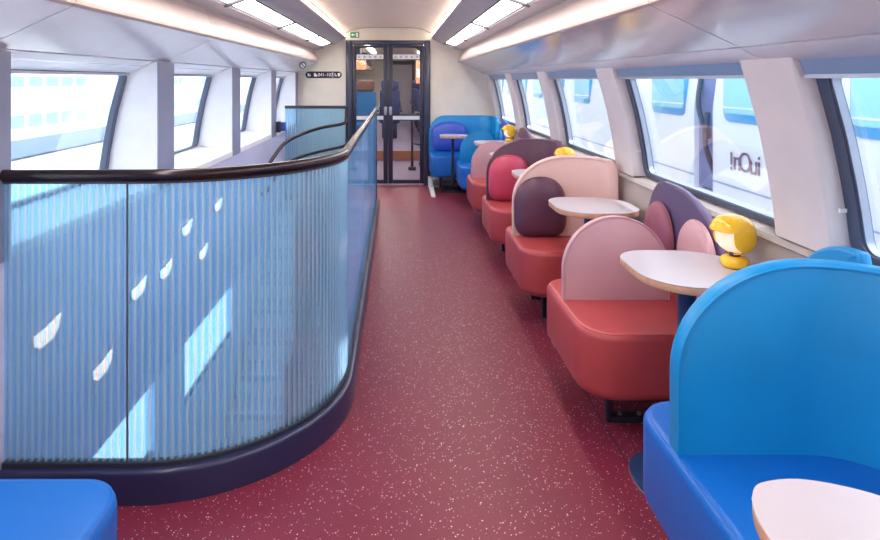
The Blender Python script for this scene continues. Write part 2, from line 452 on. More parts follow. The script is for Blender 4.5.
# ceiling
ceil_pts = [(XC - 0.575, 2.055), (XC - 0.50, 2.09), (XC - 0.42, 2.115), (XC - 0.30, 2.128), (XC + 0.30, 2.128), (XC + 0.42, 2.115), (XC + 0.50, 2.09), (XC + 0.575, 2.055)]
ceiling = strip_profile('ceiling', ceil_pts, YN, YF, 'ceil', thick=0.02); tag(ceiling, kind='structure')
outer = [(1.56, 0.80), (1.57, 1.1), (1.50, 1.48), (1.38, 1.80), (1.10, 2.08), (0.60, 2.22)]
outer = [(U(-1, u), z) for u, z in outer[2:]] + [(U(1, u), z) for u, z in reversed(outer[2:])]
strip_profile('unseen_roof_skin', outer, YN - 0.1, YF + 0.1, 'trainwhite', ceiling, thick=0.03)  # unseen outer shell, added to stop sky light leaking through the panel gaps
for side in (1, -1):
    S = lambda L: [(U(side, u), z) for u, z in L]
    strip_profile('cove_ledge', S([(0.585, 2.075), (0.590, 2.04), (0.578, 1.995), (0.586, 1.985)]), YN, YF, 'ceil', ceiling, 0.006)
    strip_profile('side_panel', S([(0.580, 1.988), (0.655, 1.945), (0.660, 1.938), (0.722, 1.902)]), YN, YF, 'side', ceiling, 0.01)
    strip_profile('light_channel', S([(0.722, 1.902), (0.728, 1.925), (0.868, 1.885), (0.868, 1.848)]), YN, YF, 'side', ceiling, 0.006)
    strip_profile('duct_shelf', S([(0.868, 1.848), (0.90, 1.84), (0.985, 1.828)]), YN, YF, 'side', ceiling, 0.01)
    endY = YF if side > 0 else YF - 0.06
    for i in range(len(PIL) - 1):
        a, b = (PIL[i] if i else YN), (PIL[i + 1] if i < len(PIL) - 2 else endY)
        strip_profile('duct_panel', S([(0.985, 1.828), (0.984, 1.80), (0.972, 1.765), (0.948, 1.715), (0.936, 1.69), (0.936, 1.67), (0.945, 1.66)]), a + 0.002, b - 0.002, 'bulge', ceiling, 0.01)
        strip_profile('slope_panel', S([(0.945, 1.662), (1.10, 1.590), (1.232, 1.528)]), a + 0.003, b - 0.003, 'slope_r' if side > 0 else 'slope', ceiling, 0.012)
        strip_profile('edge_panel', S([(1.236, 1.524), (1.29, 1.496), (1.33, 1.482)]), a + 0.003, b - 0.003, 'slope', ceiling, 0.012)

# cove LED lines and the strip lights along both sides
for side, sn in ((1, 'window tables'), (-1, 'stairwell')):
    t = Thing('cove_light', (U(side, 0.575), 3.4, 2.03), 'thin glowing cove light line along the ceiling edge on the side of the ' + sn, 'light')
    a, b = sorted((U(side, 0.579), U(side, 0.573)))
    t.add(box('led_line', a, b, YN, YF - 0.02, 2.010, 2.030, 'led'))
    t.add(box('led_backing', *sorted((U(side, 0.584), U(side, 0.579))), YN, YF - 0.02, 2.004, 2.036, 'alu'))
cuts = [-1.15, 0.40, 1.93, 3.46, 4.99, 6.52, 7.72]
SLAB = {1: ['bright strip light panel on the table side behind the blue banquette', 'bright strip light panel on the table side over the blue banquette',
            'bright strip light panel over the low pink divider seat', 'bright strip light panel over the peach-backed seat',
            'bright strip light panel over the aubergine-backed seat', 'short bright strip light panel over the half-round blue divider seat'],
        -1: ['bright strip light panel on the stair side behind the blue bench', 'bright strip light panel over the blue bench',
             'bright strip light panel over the curved front of the reeded glass', 'bright strip light panel over the upper part of the stairwell',
             'bright strip light panel over the middle of the stairwell side glass', 'short bright strip light panel close to the black pill sign']}
for side, sn in ((1, 'above the window tables'), (-1, 'above the stairwell')):
    for i in range(len(cuts) - 1):
        a, b = cuts[i] + 0.02, cuts[i + 1] - 0.02
        t = Thing('ceiling_strip_light', (U(side, 0.80), (a + b) / 2, 1.86),
                  SLAB[side][i], 'light', 'strip lights ' + sn)
        t.add(strip_profile('diffuser', [(U(side, 0.742), 1.898), (U(side, 0.856), 1.862)], a, b, 'strip', None, 0.006))
        t.add(strip_profile('frame', [(U(side, 0.726), 1.906), (U(side, 0.742), 1.896)], a - 0.02, b + 0.02, 'dark', None, 0.006))
        t.add(strip_profile('frame', [(U(side, 0.856), 1.860), (U(side, 0.868), 1.850)], a - 0.02, b + 0.02, 'side', None, 0.006))
        t.add(strip_profile('end_bar', [(U(side, 0.728), 1.889), (U(side, 0.875), 1.838)], b - 0.01, b + 0.03, 'dark', None, 0.014))

# bulkheads
wf = empty('wall_far', (XC, YF, 0)); tag(wf, kind='structure')
def wpart(nm, *a, **k):
    o = box(nm, *a, **k); o.parent = wf; o.location -= Vector(wf.location); return o
DX0, DX1, DZ = XC - 0.575, XC + 0.565, 1.955
sidep = [(1.50, 0.0), (1.58, 0.85), (1.50, 1.46), (1.30, 1.72), (1.02, 1.9), (0.56, 2.16), (0.56, 0)]
for side in (1, -1):
    P = [(U(side, u), z) for u, z in sidep]; P = [(DX1 if side > 0 else DX0, z) if abs(x - U(side, 0.56)) < 1e-6 else (x, z) for x, z in P]
    o = prism('bulkhead_panel', P, 'y', YF, YF + 0.06, 'bulk', wf, smooth=None); o.location -= Vector(wf.location)
wpart('lintel_panel', DX0, DX1, YF, YF + 0.06, DZ, 2.16, 'bulk')
t_ = [(p[0], p[1] - 0.004) for p in ceil_pts]
o = strip_profile('ceiling_gasket', t_, YF - 0.01, YF, 'dark', wf, 0.006); o.location -= Vector(wf.location)
wn = prism('wall_near', [(U(-1, 1.5), -0.05), (U(1, 1.5), -0.05), (U(1, 1.58), 0.85), (U(1, 1.5), 1.46), (U(1, 1.02), 1.9), (U(1, 0.6), 2.2), (U(-1, 0.6), 2.2), (U(-1, 1.02), 1.9), (U(-1, 1.5), 1.46), (U(-1, 1.58), 0.85)], 'y', YN - 0.06, YN, 'bulk', smooth=None)
tag(wn, kind='structure')

# ------------------------------------------------------------------ the glass double door
door = empty('door_1', (XC, YF, 0)); tag(door, 'navy framed glass double door', kind='structure')
def dp(o):
    o.parent = door; o.location -= Vector(door.location); return o
for nm, x0, x1, z0, z1 in (('jamb', DX0, DX0 + 0.085, 0, DZ), ('jamb', DX1 - 0.085, DX1, 0, DZ), ('header', DX0 + 0.085, DX1 - 0.085, DZ - 0.06, DZ)):
    dp(box(nm, x0, x1, YF - 0.03, YF + 0.09, z0, z1, 'jamb', bev=0.01))
dp(box('threshold', DX0 + 0.085, DX1 - 0.085, YF - 0.02, YF + 0.1, 0.0, 0.015, 'alu', bev=0.003))
def leaf(x0, x1, inner):
    root = empty('door_leaf', (x0, YF + 0.02, 0)); root.parent = door; root.location -= Vector(door.location)
    off = Vector((x0, YF + 0.02, 0))
    def a(o): o.parent = root; o.location -= off; return o
    yc = YF + 0.02; zt = DZ - 0.065; so, si = 0.055, 0.062
    l, r = (so, si) if inner == 'r' else (si, so)
    a(box('stile', x0, x0 + l, yc - 0.02, yc + 0.02, 0.02, zt, 'doorframe', bev=0.006))
    a(box('stile', x1 - r, x1, yc - 0.02, yc + 0.02, 0.02, zt, 'doorframe', bev=0.006))
    a(box('bottom_rail', x0 + l, x1 - r, yc - 0.02, yc + 0.02, 0.02, 0.075, 'doorframe', bev=0.006))
    a(box('top_rail', x0 + l, x1 - r, yc - 0.02, yc + 0.02, zt - 0.035, zt, 'doorframe', bev=0.006))
    a(box('pane', x0 + l - 0.01, x1 - r + 0.01, yc - 0.004, yc + 0.004, 0.065, zt - 0.025, 'doorglass'))
    for z0, z1 in ((1.70, 1.765), (0.885, 0.935)):
        a(box('etched_band', x0 + l, x1 - r, yc - 0.007, yc - 0.005, z0, z1, 'etched'))
        for z in (z0 - 0.012, z1):
            a(box('band_edge', x0 + l, x1 - r, yc - 0.009, yc - 0.0045, z, z + 0.012, 'dark'))
    # little marks printed on the bands
    w_ = x1 - r - x0 - l
    for q in range(5):
        cx = x0 + l + w_ * (q + 0.5) / 5
        o = prism('band_mark', [(cx + 0.018 * math.cos(t), 1.732 + 0.018 * math.sin(t)) for t in (2 * PI * j / 14 for j in range(14))], 'y', yc - 0.0085, yc - 0.007, 'side' if q % 2 else 'alu', smooth=None); a(o)
    hx = x1 - r / 2 if inner == 'r' else x0 + l / 2
    a(box('handle_plate', hx - 0.02, hx + 0.02, yc - 0.036, yc - 0.02, 0.945, 1.06, 'alu', bev=0.012, seg=3))
    # rounded upper outer corner
    cx, cz = (x0 + l, zt - 0.035) if inner == 'r' else (x1 - r, zt - 0.035); sg = 1 if inner == 'r' else -1
    pts = [(cx, cz)] + [(cx + sg * 0.09 * (1 - math.sin(t)), cz - 0.09 * (1 - math.cos(t))) for t in (PI / 2 * j / 6 for j in range(7))]
    a(prism('corner_fillet', pts, 'y', yc - 0.018, yc + 0.018, 'doorframe', smooth=None))
leaf(DX0 + 0.087, XC - 0.007, 'r'); leaf(XC - 0.003, DX1 - 0.087, 'l')
dwedge = Thing('door_stop', (0.49, 7.75, 0), 'grey metal ramp bracket on the floor at the foot of the door jamb', 'bracket')
dwedge.add(prism('plate', [(7.25, 0.0), (7.25, 0.012), (8.02, 0.13), (8.055, 0.13), (8.055, 0.0)], 'x', 0.415, 0.465, 'etched', bev=0.004))
dwedge.add(box('bolt', 0.432, 0.448, 7.60, 7.62, 0.055, 0.074, 'steel', bev=0.003))

# ------------------------------------------------------------------ stairwell
def stairwell():
    w = box('wall_stairwell_right', KX - HOLE, KX - HOLE + 0.04, KY + RC, 7.1, -2.4, -0.06, 'stairwall'); tag(w, kind='structure')
    pts = corner(HOLE) ; back = list(reversed(corner(HOLE - 0.03)))
    w = prism('wall_stairwell_near', [(-1.345, KY + HOLE)] + pts + back + [(-1.345, KY + HOLE - 0.03)], 'z', -2.4, -0.06, 'stairwall'); tag(w, kind='structure')
    w = box('wall_stairwell_far', -1.345, KX - HOLE, 7.1, 7.14, -2.4, -0.06, 'stairwall'); tag(w, kind='structure')
    f = box('floor_lower_deck', -1.5, KX, KY - 0.1, 7.2, -2.46, -2.40, 'floor'); tag(f, kind='structure')
    st = Thing('staircase', (-0.8, 6.5, -2.4), 'lavender grey staircase going down inside the glass balustrade', 'staircase')
    n = 13; rise = 2.4 / (n + 1)
    for i in range(n):
        y1 = 6.62 - i * 0.27; z = -rise * (i + 1)
        s = st.add(box('step', -1.335, KX - HOLE - 0.005, y1 - 0.29, y1, z - 0.05, z, 'step', bev=0.006))
        nz = box('nosing', -1.335, KX - HOLE - 0.005, y1 - 0.295, y1 - 0.265, z, z + 0.004, 'white'); nz.parent = s
        st.add(box('riser', -1.335, KX - HOLE - 0.005, y1 - 0.03, y1 - 0.01, z, z + rise - 0.05, 'white'))
    st.add(box('landing', -1.335, KX - HOLE - 0.005, 6.62, 7.095, -0.05, -0.002, 'step'))
    global STAIR; STAIR = st
    # light stringer panel beside the steps
    st.add(prism('stringer', [(6.6, -0.10), (6.6, 0.05), (2.9, -2.12), (2.9, -2.35)], 'x', -0.36, -0.33, 'white', bev=0.004))
    for (y, z) in ((2.282, 0.458), (2.712, 0.123), (3.094, 0.342), (3.459, 0.325), (3.808, 0.481), (4.125, 0.237), (4.475, 0.488)):  # glowing plates standing in for cream spots of unknown nature
        t = Thing('cream_spot', (-1.345, y, z), 'small cream spot glowing behind the reeded glass on the stairwell wall', 'light', 'stairwell wall spots')
        P = [(y + a_ * 1.45, z + b_ * 0.9) for a_, b_ in ((-0.055, 0.02), (0, 0.024), (0.065, 0.045), (0.055, -0.01), (0.025, -0.042), (-0.03, -0.046), (-0.05, -0.025))]
        t.add(prism('spot_face', P, 'x', -1.337, -1.327, 'spotglow', bev=0.004))
        t.add(prism('back_plate', P, 'x', -1.345, -1.337, 'alu'))
stairwell()

def path_front(off, end=6.6):
    return [(-1.335, KY + off)] + [(-1.2 + 0.31 * k / 3, KY + off) for k in range(3)] + corner(off, 20) + [(KX - off, KY + RC + 0.05), (KX - off, end)]

def ribbed(name, pts, z0, z1, parent, spacing=0.0245, amp=0.0085, m='reeded', t=0.004):
    """sheet along a plan path with round vertical flutes on its outer side"""
    P = [Vector((p[0], p[1])) for p in pts]; L = [0]
    for a, b in zip(P, P[1:]): L.append(L[-1] + (b - a).length)
    n = max(1, round(L[-1] / spacing)); per = 8; N = n * per
    def at(s):
        for i in range(len(P) - 1):
            if s <= L[i + 1] or i == len(P) - 2:
                f = (s - L[i]) / (L[i + 1] - L[i]); d = (P[i + 1] - P[i]).normalized(); return P[i].lerp(P[i + 1], f), d
    V = []; F = []
    for k in range(N + 1):
        s = L[-1] * k / N; p, d = at(s); nn = Vector((d.y, -d.x))
        h = abs(math.sin(PI * k / per)) * amp
        for q in (p + nn * h, p - nn * t):
            V += [(q.x, q.y, z0), (q.x, q.y, z1)]
    for k in range(N):
        a = 4 * k; b = a + 4
        F += [(a, b, b + 1, a + 1), (a + 2, a + 3, b + 3, b + 2), (a + 1, b + 1, b + 3, a + 3), (a, a + 2, b + 2, b)]
    F += [(0, 1, 3, 2), (4 * N, 4 * N + 2, 4 * N + 3, 4 * N + 1)]
    o = mesh(name, V, F, m, parent, 35)
    at_ = o.data.attributes.new('thickness', 'FLOAT', 'POINT')
    for k in range(N + 1):
        for q in range(4): at_.data[4 * k + q].value = abs(math.sin(PI * k / per)) ** 1.5
    return o

def sheet(name, pts, z0, z1, t, m, parent=None, bev=0.0, smooth=30):
    P = [Vector((p[0], p[1])) for p in pts]; n = len(P); nor = []
    for i in range(n):
        d = (P[min(i + 1, n - 1)] - P[max(i - 1, 0)]).normalized(); nor.append(Vector((d.y, -d.x)))
    out = [(P[i] + nor[i] * t / 2) for i in range(n)] + [(P[i] - nor[i] * t / 2) for i in reversed(range(n))]
    return prism(name, [(p.x, p.y) for p in out], 'z', z0, z1, m, parent, bev=bev, smooth=smooth)

bal = Thing('stair_balustrade', (-0.6, 2.3, 0), 'curved blue reeded glass balustrade with dark handrail and navy kerb round the stairwell', 'balustrade')
# solid navy kerb (stands on the floor)
k_out = [(-1.34, KY)] + corner(0.0, 24) + [(KX, 6.62)]; k_in = [(-1.34, KY + 0.074)] + corner(0.074, 24) + [(KX - 0.074, 6.62)]
bal.add(prism('kerb', k_out + list(reversed(k_in)), 'z', 0.0, 0.112, 'navy', bev=0.016, seg=3, bev_lo=0.0, smooth=50))
bal.add(sheet('glazing_channel', path_front(0.040, 6.6), 0.108, 0.125, 0.03, 'dark'))
cs = corner(0.040, 20)
bal.add(ribbed('pane', [(-1.335, KY + 0.04), (-0.92, KY + 0.04)], 0.122, 1.085, None))
bal.add(ribbed('pane', [(-0.914, KY + 0.04)] + cs[:] + [(KX - 0.04, KY + RC + 0.02)], 0.122, 1.085, None))
bal.add(box('pane_joint', -0.9190, -0.9150, KY + 0.036, KY + 0.044, 0.122, 1.085, 'rubber'))
for a, b in ((KY + RC + 0.026, 4.04), (4.046, 5.32), (5.326, 6.58)):
    bal.add(box('pane', KX - 0.045, KX - 0.035, a, b, 0.122, 1.085, 'flatglass'))
bal.add(box('end_post', KX - 0.052, KX - 0.028, 6.58, 6.61, 0.11, 1.085, 'navy', bev=0.004))
hr = bal.add(tube('handrail', [(-1.345, KY + 0.04, 1.095)] + [(x, y, 1.095) for x, y in path_front(0.04, 6.62)[1:]], 0.021, 'rail', n=14))
bal.add(sheet('rail_channel', path_front(0.04, 6.6), 1.068, 1.086, 0.018, 'dark'))

fb = Thing('far_balustrade', (-0.98, 7.1, 0), 'straight blue reeded glass screen with black top rail in front of the bulkhead', 'balustrade')
fb.add(ribbed('pane', [(-1.335, 7.16), (-0.615, 7.16)], 0.05, 1.08, None))
fb.add(box('top_rail', -1.34, -0.60, 7.14, 7.18, 1.08, 1.115, 'dark', bev=0.008))
fb.add(box('post', -0.615, -0.585, 7.145, 7.175, 0.0, 1.10, 'rail', bev=0.006))
fb.add(box('base_channel', -1.34, -0.60, 7.145, 7.175, 0.0, 0.055, 'navy', bev=0.004))
STAIR.add(tube('handrail', spline([(-0.60, 7.12, 1.06), (-0.60, 7.08, 0.97), (-0.63, 7.02, 0.91), (-0.87, 6.80, 0.876), (-1.06, 6.6, 0.82), (-1.18, 6.3, 0.755), (-1.24, 6.0, 0.64), (-1.27, 5.85, 0.56), (-1.335, 5.80, 0.54)], 8), 0.019, 'rail'))
STAIR.add(tube('handrail', spline([(-0.60, 7.12, 0.71), (-0.61, 7.06, 0.65), (-0.87, 6.80, 0.61), (-1.06, 6.6, 0.575), (-1.18, 6.3, 0.52), (-1.24, 6.0, 0.41), (-1.27, 5.85, 0.33), (-1.335, 5.80, 0.31)], 8), 0.017, 'rail'))
sb = Thing('intercom_box', (-1.33, 6.9, 0.85), 'small black box with blue face on the wall above the stairs', 'box')
sb.add(box('case', -1.335, -1.29, 6.62, 6.68, 0.84, 0.96, 'dark', bev=0.006)); sb.add(box('face', -1.30, -1.24, 6.68, 6.70, 0.85, 0.95, 'indigo', bev=0.006))

# ------------------------------------------------------------------ signs
def ellipse_pts(cx, cy, r, n=24): return [(cx + r * math.cos(2 * PI * k / n), cy + r * math.sin(2 * PI * k / n)) for k in range(n)]
sg = Thing('direction_sign', (-0.98, YF, 1.48), 'black pill shaped direction sign with white pictograms on the bulkhead', 'sign')
sg.add(prism('plate', rrect(-1.235, -0.745, 1.445, 1.535, 0.0449, 8), 'y', YF - 0.008, YF, 'signblack', smooth=None))
R90 = (PI / 2, 0, 0); ys = YF - 0.0095
for x0, x1, z0, z1 in ((-1.205, -1.185, 1.47, 1.51), (-1.178, -1.165, 1.47, 1.495), (-0.868, -0.862, 1.452, 1.528), (-0.84, -0.83, 1.47, 1.51), (-0.82, -0.81, 1.47, 1.485)):
    sg.add(box('pictogram', x0, x1, ys, YF - 0.0075, z0, z1, 'white'))
sg.add(prism('pictogram', [(-1.12, 1.512), (-1.10, 1.512), (-1.075, 1.48), (-1.075, 1.468), (-1.12, 1.468)], 'y', ys, YF - 0.0075, 'white', smooth=None))
sg.add(prism('pictogram', [(-0.80, 1.512), (-0.765, 1.512), (-0.765, 1.495), (-0.775, 1.468), (-0.79, 1.468), (-0.80, 1.495)], 'y', ys, YF - 0.0075, 'white', smooth=None))
sg.add(text('number', '041-107', 0.062, 'white', (-0.965, YF - 0.0085, 1.489), R90))
ex = Thing('exit_sign', (-0.58, YF, 2.02), 'small green emergency exit sign above the glass door', 'sign')
ex.add(box('plate', -0.632, -0.510, YF - 0.006, YF, 1.99, 2.065, 'signgreen', bev=0.002))
ex.add(box('pictogram', -0.552, -0.525, YF - 0.008, YF - 0.0055, 2.00, 2.055, 'white'))
ex.add(prism('pictogram', [(-0.618, 2.03), (-0.60, 2.05), (-0.60, 2.037), (-0.57, 2.037), (-0.57, 2.023), (-0.60, 2.023), (-0.60, 2.01)], 'y', YF - 0.008, YF - 0.0055, 'white', smooth=None))
# round prohibition sign hanging from the sloping panel
ns = Thing('prohibition_sign', (-1.115, 7.1, 1.63), 'small round prohibition sign with slanted bar below the sloping panel', 'sign')
c0 = Vector((-1.115, 7.1, 1.595)); ex_ = Vector((1, 0, 0)); ey_ = Vector((0, 0, 1))
ns.add(prism('plate', ellipse_pts(c0.x, c0.z, 0.038), 'y', 7.104, 7.110, 'white', smooth=None))
ns.add(tube('ring', [c0 + (ex_ * math.cos(t) + ey_ * math.sin(t)) * 0.036 for t in (2 * PI * j / 24 for j in range(25))], 0.005, 'dark', n=6, caps=False))
ns.add(tube('bar', [c0 + (-ex_ + ey_) * 0.025, c0 + (ex_ - ey_) * 0.025], 0.004, 'dark', n=6))
ns.add(box('hanger', -1.120, -1.110, 7.103, 7.109, 1.63, 1.645, 'alu'))

# ------------------------------------------------------------------ seats
SX, WX = 0.712, 1.268
SZ = 0.45

def seat_block(t, x0, x1, y0, y1, m, r=(0.15, 0.05, 0.05, 0.12), z0=0.185, z1=SZ, name='seat'):
    o = prism(name, rrect(x0, x1, y0, y1, r, 10), 'z', z0, z1, m, bev=0.028, seg=4, bev_lo=0.045, smooth=60)
    t.add(o)
    top = rrect(x0 + 0.014, x1 - 0.01, y0 + 0.014, y1 - 0.014, tuple(max(0.03, v - 0.014) for v in r), 10)
    p = tube('piping', [(x, y, z1 - 0.006) for x, y in top + top[:1]], 0.0035, m, n=6, caps=False); p.parent = o
    return o

def frame_legs(t, x0, x1, y0, y1):
    for y in (y0, y1):
        f = t.add(box('leg', x0, x0 + 0.022, y - 0.02, y + 0.02, 0.0, 0.20, 'steel', bev=0.003))
        t.add(box('leg', x1 - 0.022, x1, y - 0.02, y + 0.02, 0.0, 0.20, 'steel', bev=0.003))
        s = t.add(box('skid', x0 + 0.022, x1 - 0.022, y - 0.022, y + 0.022, 0.0, 0.024, 'steel', bev=0.003))
        for q in (0.06, 0.14):
            b = prism('bolt', [(x0 + q + 0.009 * math.cos(a), y + 0.009 * math.sin(a)) for a in (2 * PI * j / 10 for j in range(10))], 'z', 0.024, 0.032, 'alu', smooth=None); b.parent = s

def arch_pts(a0, a1, z0, z1, rx, rz, n=14, rx2=None):
    """half-disc / arch outline standing on z0"""
    rx2 = rx if rx2 is None else rx2
    return ([(a0, z0)] + [(a0 + rx - rx * math.cos(t), z1 - rz + rz * math.sin(t)) for t in (PI / 2 * j / n for j in range(n + 1))] +
            [(a1 - rx2 + rx2 * math.sin(t), z1 - rz + rz * math.cos(t)) for t in (PI / 2 * j / n for j in range(n + 1))] + [(a1, z0)])

def arch_back(t, x0, x1, y, z1, m, th=0.05, rx=0.2324, rz=0.24):
    P = arch_pts(x0, x1, SZ - 0.01, z1, rx, rz)
    o = t.add(prism('backrest', P, 'y', y, y + th, m, bev=0.013, seg=3, smooth=55))
    pp = tube('piping', [(x, y + 0.002, z) for x, z in P], 0.004, m, n=6); pp.parent = o
    return o

def wall_arch(t, y0, y1, z1, m, x=WX, th=0.035, rx=0.34, rz=0.36, name='side_panel', rx2=None):
    P = arch_pts(y0, y1, SZ - 0.02, z1, rx, rz, 14, rx2)
    return t.add(prism(name, P, 'x', x, x + th, m, bev=0.012, seg=3, smooth=55))

def pillow(t, c, w, h, th, m, axis='y', e=2.2, name='cushion', lean=0.0, e2=4.5):
    """puffed pad: superellipse outline, flat at the back, domed to the front; axis = facing direction (-y or -x)"""
    V = []; F = []; nr, na = 9, 40; C = Vector(c)
    def P(a, b, d):
        d += lean * b
        return C + (Vector((a, -d, b)) if axis == 'y' else Vector((-d, a, b)))
    for side in (1, -1):
        for i in range(nr):
            rho = math.sin(PI / 2 * i / (nr - 1)) if i else 0
            for k in range(na):
                a = 2 * PI * k / na; ca, sa = math.cos(a), math.sin(a)
                ee = e if sa > 0 else e2; x = math.copysign(abs(ca) ** (2 / ee), ca) * w / 2; z = math.copysign(abs(sa) ** (2 / ee), sa) * h / 2
                dome = (1 - rho ** 3.2) ** 0.5 if rho < 1 else 0
                V.append(P(x * rho, z * rho, th * (dome * 0.75 if side > 0 else -dome * 0.25)))
    for s in (0, 1):
        b = s * nr * na
        for i in range(nr - 1):
            for k in range(na):
                F.append((b + i * na + k, b + i * na + (k + 1) % na, b + (i + 1) * na + (k + 1) % na, b + (i + 1) * na + k))
    me = bpy.data.meshes.new(name); me.from_pydata([tuple(v) for v in V], [], F)
    bm = bmesh.new(); bm.from_mesh(me); bmesh.ops.remove_doubles(bm, verts=bm.verts, dist=0.0008)
    o = from_bm(name, bm, m, None, 70)
    # seam cord round the edge
    pts = []
    for k in range(49):
        a = 2 * PI * k / 48; ca, sa = math.cos(a), math.sin(a)
        ee = e if sa > 0 else e2
        pts.append(P(math.copysign(abs(ca) ** (2 / ee), ca) * w / 2, math.copysign(abs(sa) ** (2 / ee), sa) * h / 2, 0))
    s = tube('seam', pts, 0.0035, m, n=6, caps=False); s.parent = o
    return t.add(o)

def shell(t, x0, x1, y, z1, m, R=0.20, wrap=0.30, th=0.05, rx=0.33, rz=0.28, flip=1, z0=None):
    """back that wraps forward along the wall; path runs from the aisle to the wall and then towards -Y"""
    z0 = SZ - 0.01 if z0 is None else z0
    P = []; n1 = 22
    for k in range(n1 + 1): P.append((x0 + (x1 - R - x0) * k / n1, y))
    for k in range(1, 13):
        a = PI / 2 * k / 12; P.append((x1 - R + R * math.sin(a), y - R + R * math.cos(a)))
    for k in range(1, 9): P.append((x1, y - R - (wrap - R) * k / 8 if wrap > R else y - R))
    P = [Vector(p) for p in P]; S = [0]
    for a, b in zip(P, P[1:]): S.append(S[-1] + (b - a).length)
    L = S[-1]; re = 0.09
    def top(s):
        z = z1
        if s < rx: z = z1 - rz + rz * math.sqrt(max(0, 1 - ((rx - s) / rx) ** 2))
        if s > L - re: z = z1 - re * 0.8 + re * 0.8 * math.sqrt(max(0, 1 - ((s - L + re) / re) ** 2))
        return z
    # resample densely where the outline bends
    ss = sorted(set([rx * (1 - math.cos(PI / 2 * k / 14)) for k in range(15)] + [v for v in S if rx < v < L - re] + [L - re * math.cos(PI / 2 * k / 6) if k else L - re for k in range(7)]))
    def at(s):
        for i in range(len(P) - 1):
            if s <= S[i + 1] + 1e-9: 
                f = (s - S[i]) / max(1e-9, S[i + 1] - S[i]); d = (P[i + 1] - P[i]).normalized(); return P[i].lerp(P[i + 1], f), Vector((-d.y, d.x))
        d = (P[-1] - P[-2]).normalized(); return P[-1], Vector((-d.y, d.x))
    V = []; F = []; rows = None; rim = []
    for s in ss:
        p, nn = at(s); zt = top(s); b = 0.014
        col = [(p, z0), (p, z0 + (zt - z0) * 0.5), (p, zt - b), (p + nn * b * 0.3, zt - b * 0.3), (p + nn * b, zt), (p + nn * (th - b), zt), (p + nn * (th - b * 0.3), zt - b * 0.3), (p + nn * th, zt - b), (p + nn * th, z0 + (zt - z0) * 0.5), (p + nn * th, z0)]
        rows = len(col); V += [(q.x, q.y, z) for q, z in col]
        rim.append((p.x - nn.x * 0.001, p.y - nn.y * 0.001, zt - 0.010))
    for i in range(len(ss) - 1):
        for k in range(rows): F.append((i * rows + k, i * rows + (k + 1) % rows, (i + 1) * rows + (k + 1) % rows, (i + 1) * rows + k))
    F += [tuple(range(rows)), tuple((len(ss) - 1) * rows + k for k in range(rows))]
    o = t.add(mesh('backrest', V, F, m, None, 55))
    p0, _ = at(0)
    pp = tube('piping', [(p0.x, p0.y - 0.001, z0 + 0.01)] + rim, 0.0045, m, n=6); pp.parent = o
    return o

YB = [1.552 + 1.0935 * k for k in range(6)]      # front faces of the backs
def seat_thing(k, label):
    t = Thing('banquette_seat', (1.0, YB[k], 0), label, 'seat')
    frame_legs(t, 0.87, 1.24, YB[k] - 0.14, YB[k] + 0.16)
    return t

# 0: large blue one with wrap-around back
t = seat_thing(0, 'bright blue banquette with tall wrap-around back between the small round-ended table and the red seats')
seat_block(t, SX, 1.28, YB[0] - 0.62, YB[0] + 0.28, 'blueseat')
shell(t, 0.728, WX - 0.01, YB[0], 0.948, 'blue')
wall_arch(t, YB[0] + 0.06, YB[0] + 0.37, 0.948, 'blue', rx=0.03, rx2=0.25, rz=0.26, x=WX - 0.012, th=0.04)
# 1: red seat, low pink divider, mauve side panel with two pads
def divider_seat(k, label, seat, back, panel, pads):
    t = seat_thing(k, label); y = YB[k]
    seat_block(t, SX, 1.28, y - 0.37, y + 0.31, seat)
    arch_back(t, 0.735, 1.20, y, 0.815, back)
    wall_arch(t, y - 0.35, y + 0.42, 0.935, panel, rx=0.48, rx2=0.20, rz=0.34)
    pillow(t, (WX - 0.012, y - 0.135, 0.645), 0.31, 0.37, 0.055, pads[0], 'x', name='pad')
    pillow(t, (WX - 0.012, y + 0.225, 0.645), 0.29, 0.38, 0.055, pads[1], 'x', name='pad')
divider_seat(1, 'red seat with low pink half-round divider beside the mauve wall panel and yellow lamp table', 'red', 'pink', 'mauve', ('pink', 'darkrose'))
# 2: red seat with peach shell and aubergine cushion
t = seat_thing(2, 'red seat with tall peach wrap-around back and dark aubergine cushion')
seat_block(t, SX, 1.28, YB[2] - 0.37, YB[2] + 0.31, 'red')
shell(t, 0.725, WX - 0.035, YB[2], 0.948, 'peach', wrap=0.26)
pillow(t, (0.888, YB[2] - 0.02, SZ + 0.185), 0.315, 0.365, 0.085, 'plum', 'y', e=2.35)
wall_arch(t, YB[2] + 0.06, YB[2] + 0.38, 0.93, 'peach', rx=0.03, rx2=0.28, x=WX - 0.012, th=0.04)
# 3: aubergine shell and rose cushion
t = seat_thing(3, 'red seat with tall aubergine wrap-around back and rose pink cushion')
seat_block(t, SX, 1.28, YB[3] - 0.37, YB[3] + 0.31, 'red')
shell(t, 0.725, WX - 0.035, YB[3], 0.948, 'plum', wrap=0.26)
pillow(t, (0.90, YB[3] - 0.02, SZ + 0.185), 0.33, 0.365, 0.085, 'rose', 'y', e=2.35)
wall_arch(t, YB[3] + 0.06, YB[3] + 0.38, 0.93, 'plum', rx=0.03, rx2=0.28, x=WX - 0.012, th=0.04)
divider_seat(4, 'red seat with low pink divider between the aubergine-backed seat and the blue half-round one', 'red', 'pink', 'plum', ('plum', 'darkrose'))
divider_seat(5, 'blue seat with low half-round blue divider in front of the blue corner sofa', 'blueseat', 'blue', 'indigo', ('indigo', 'blue'))
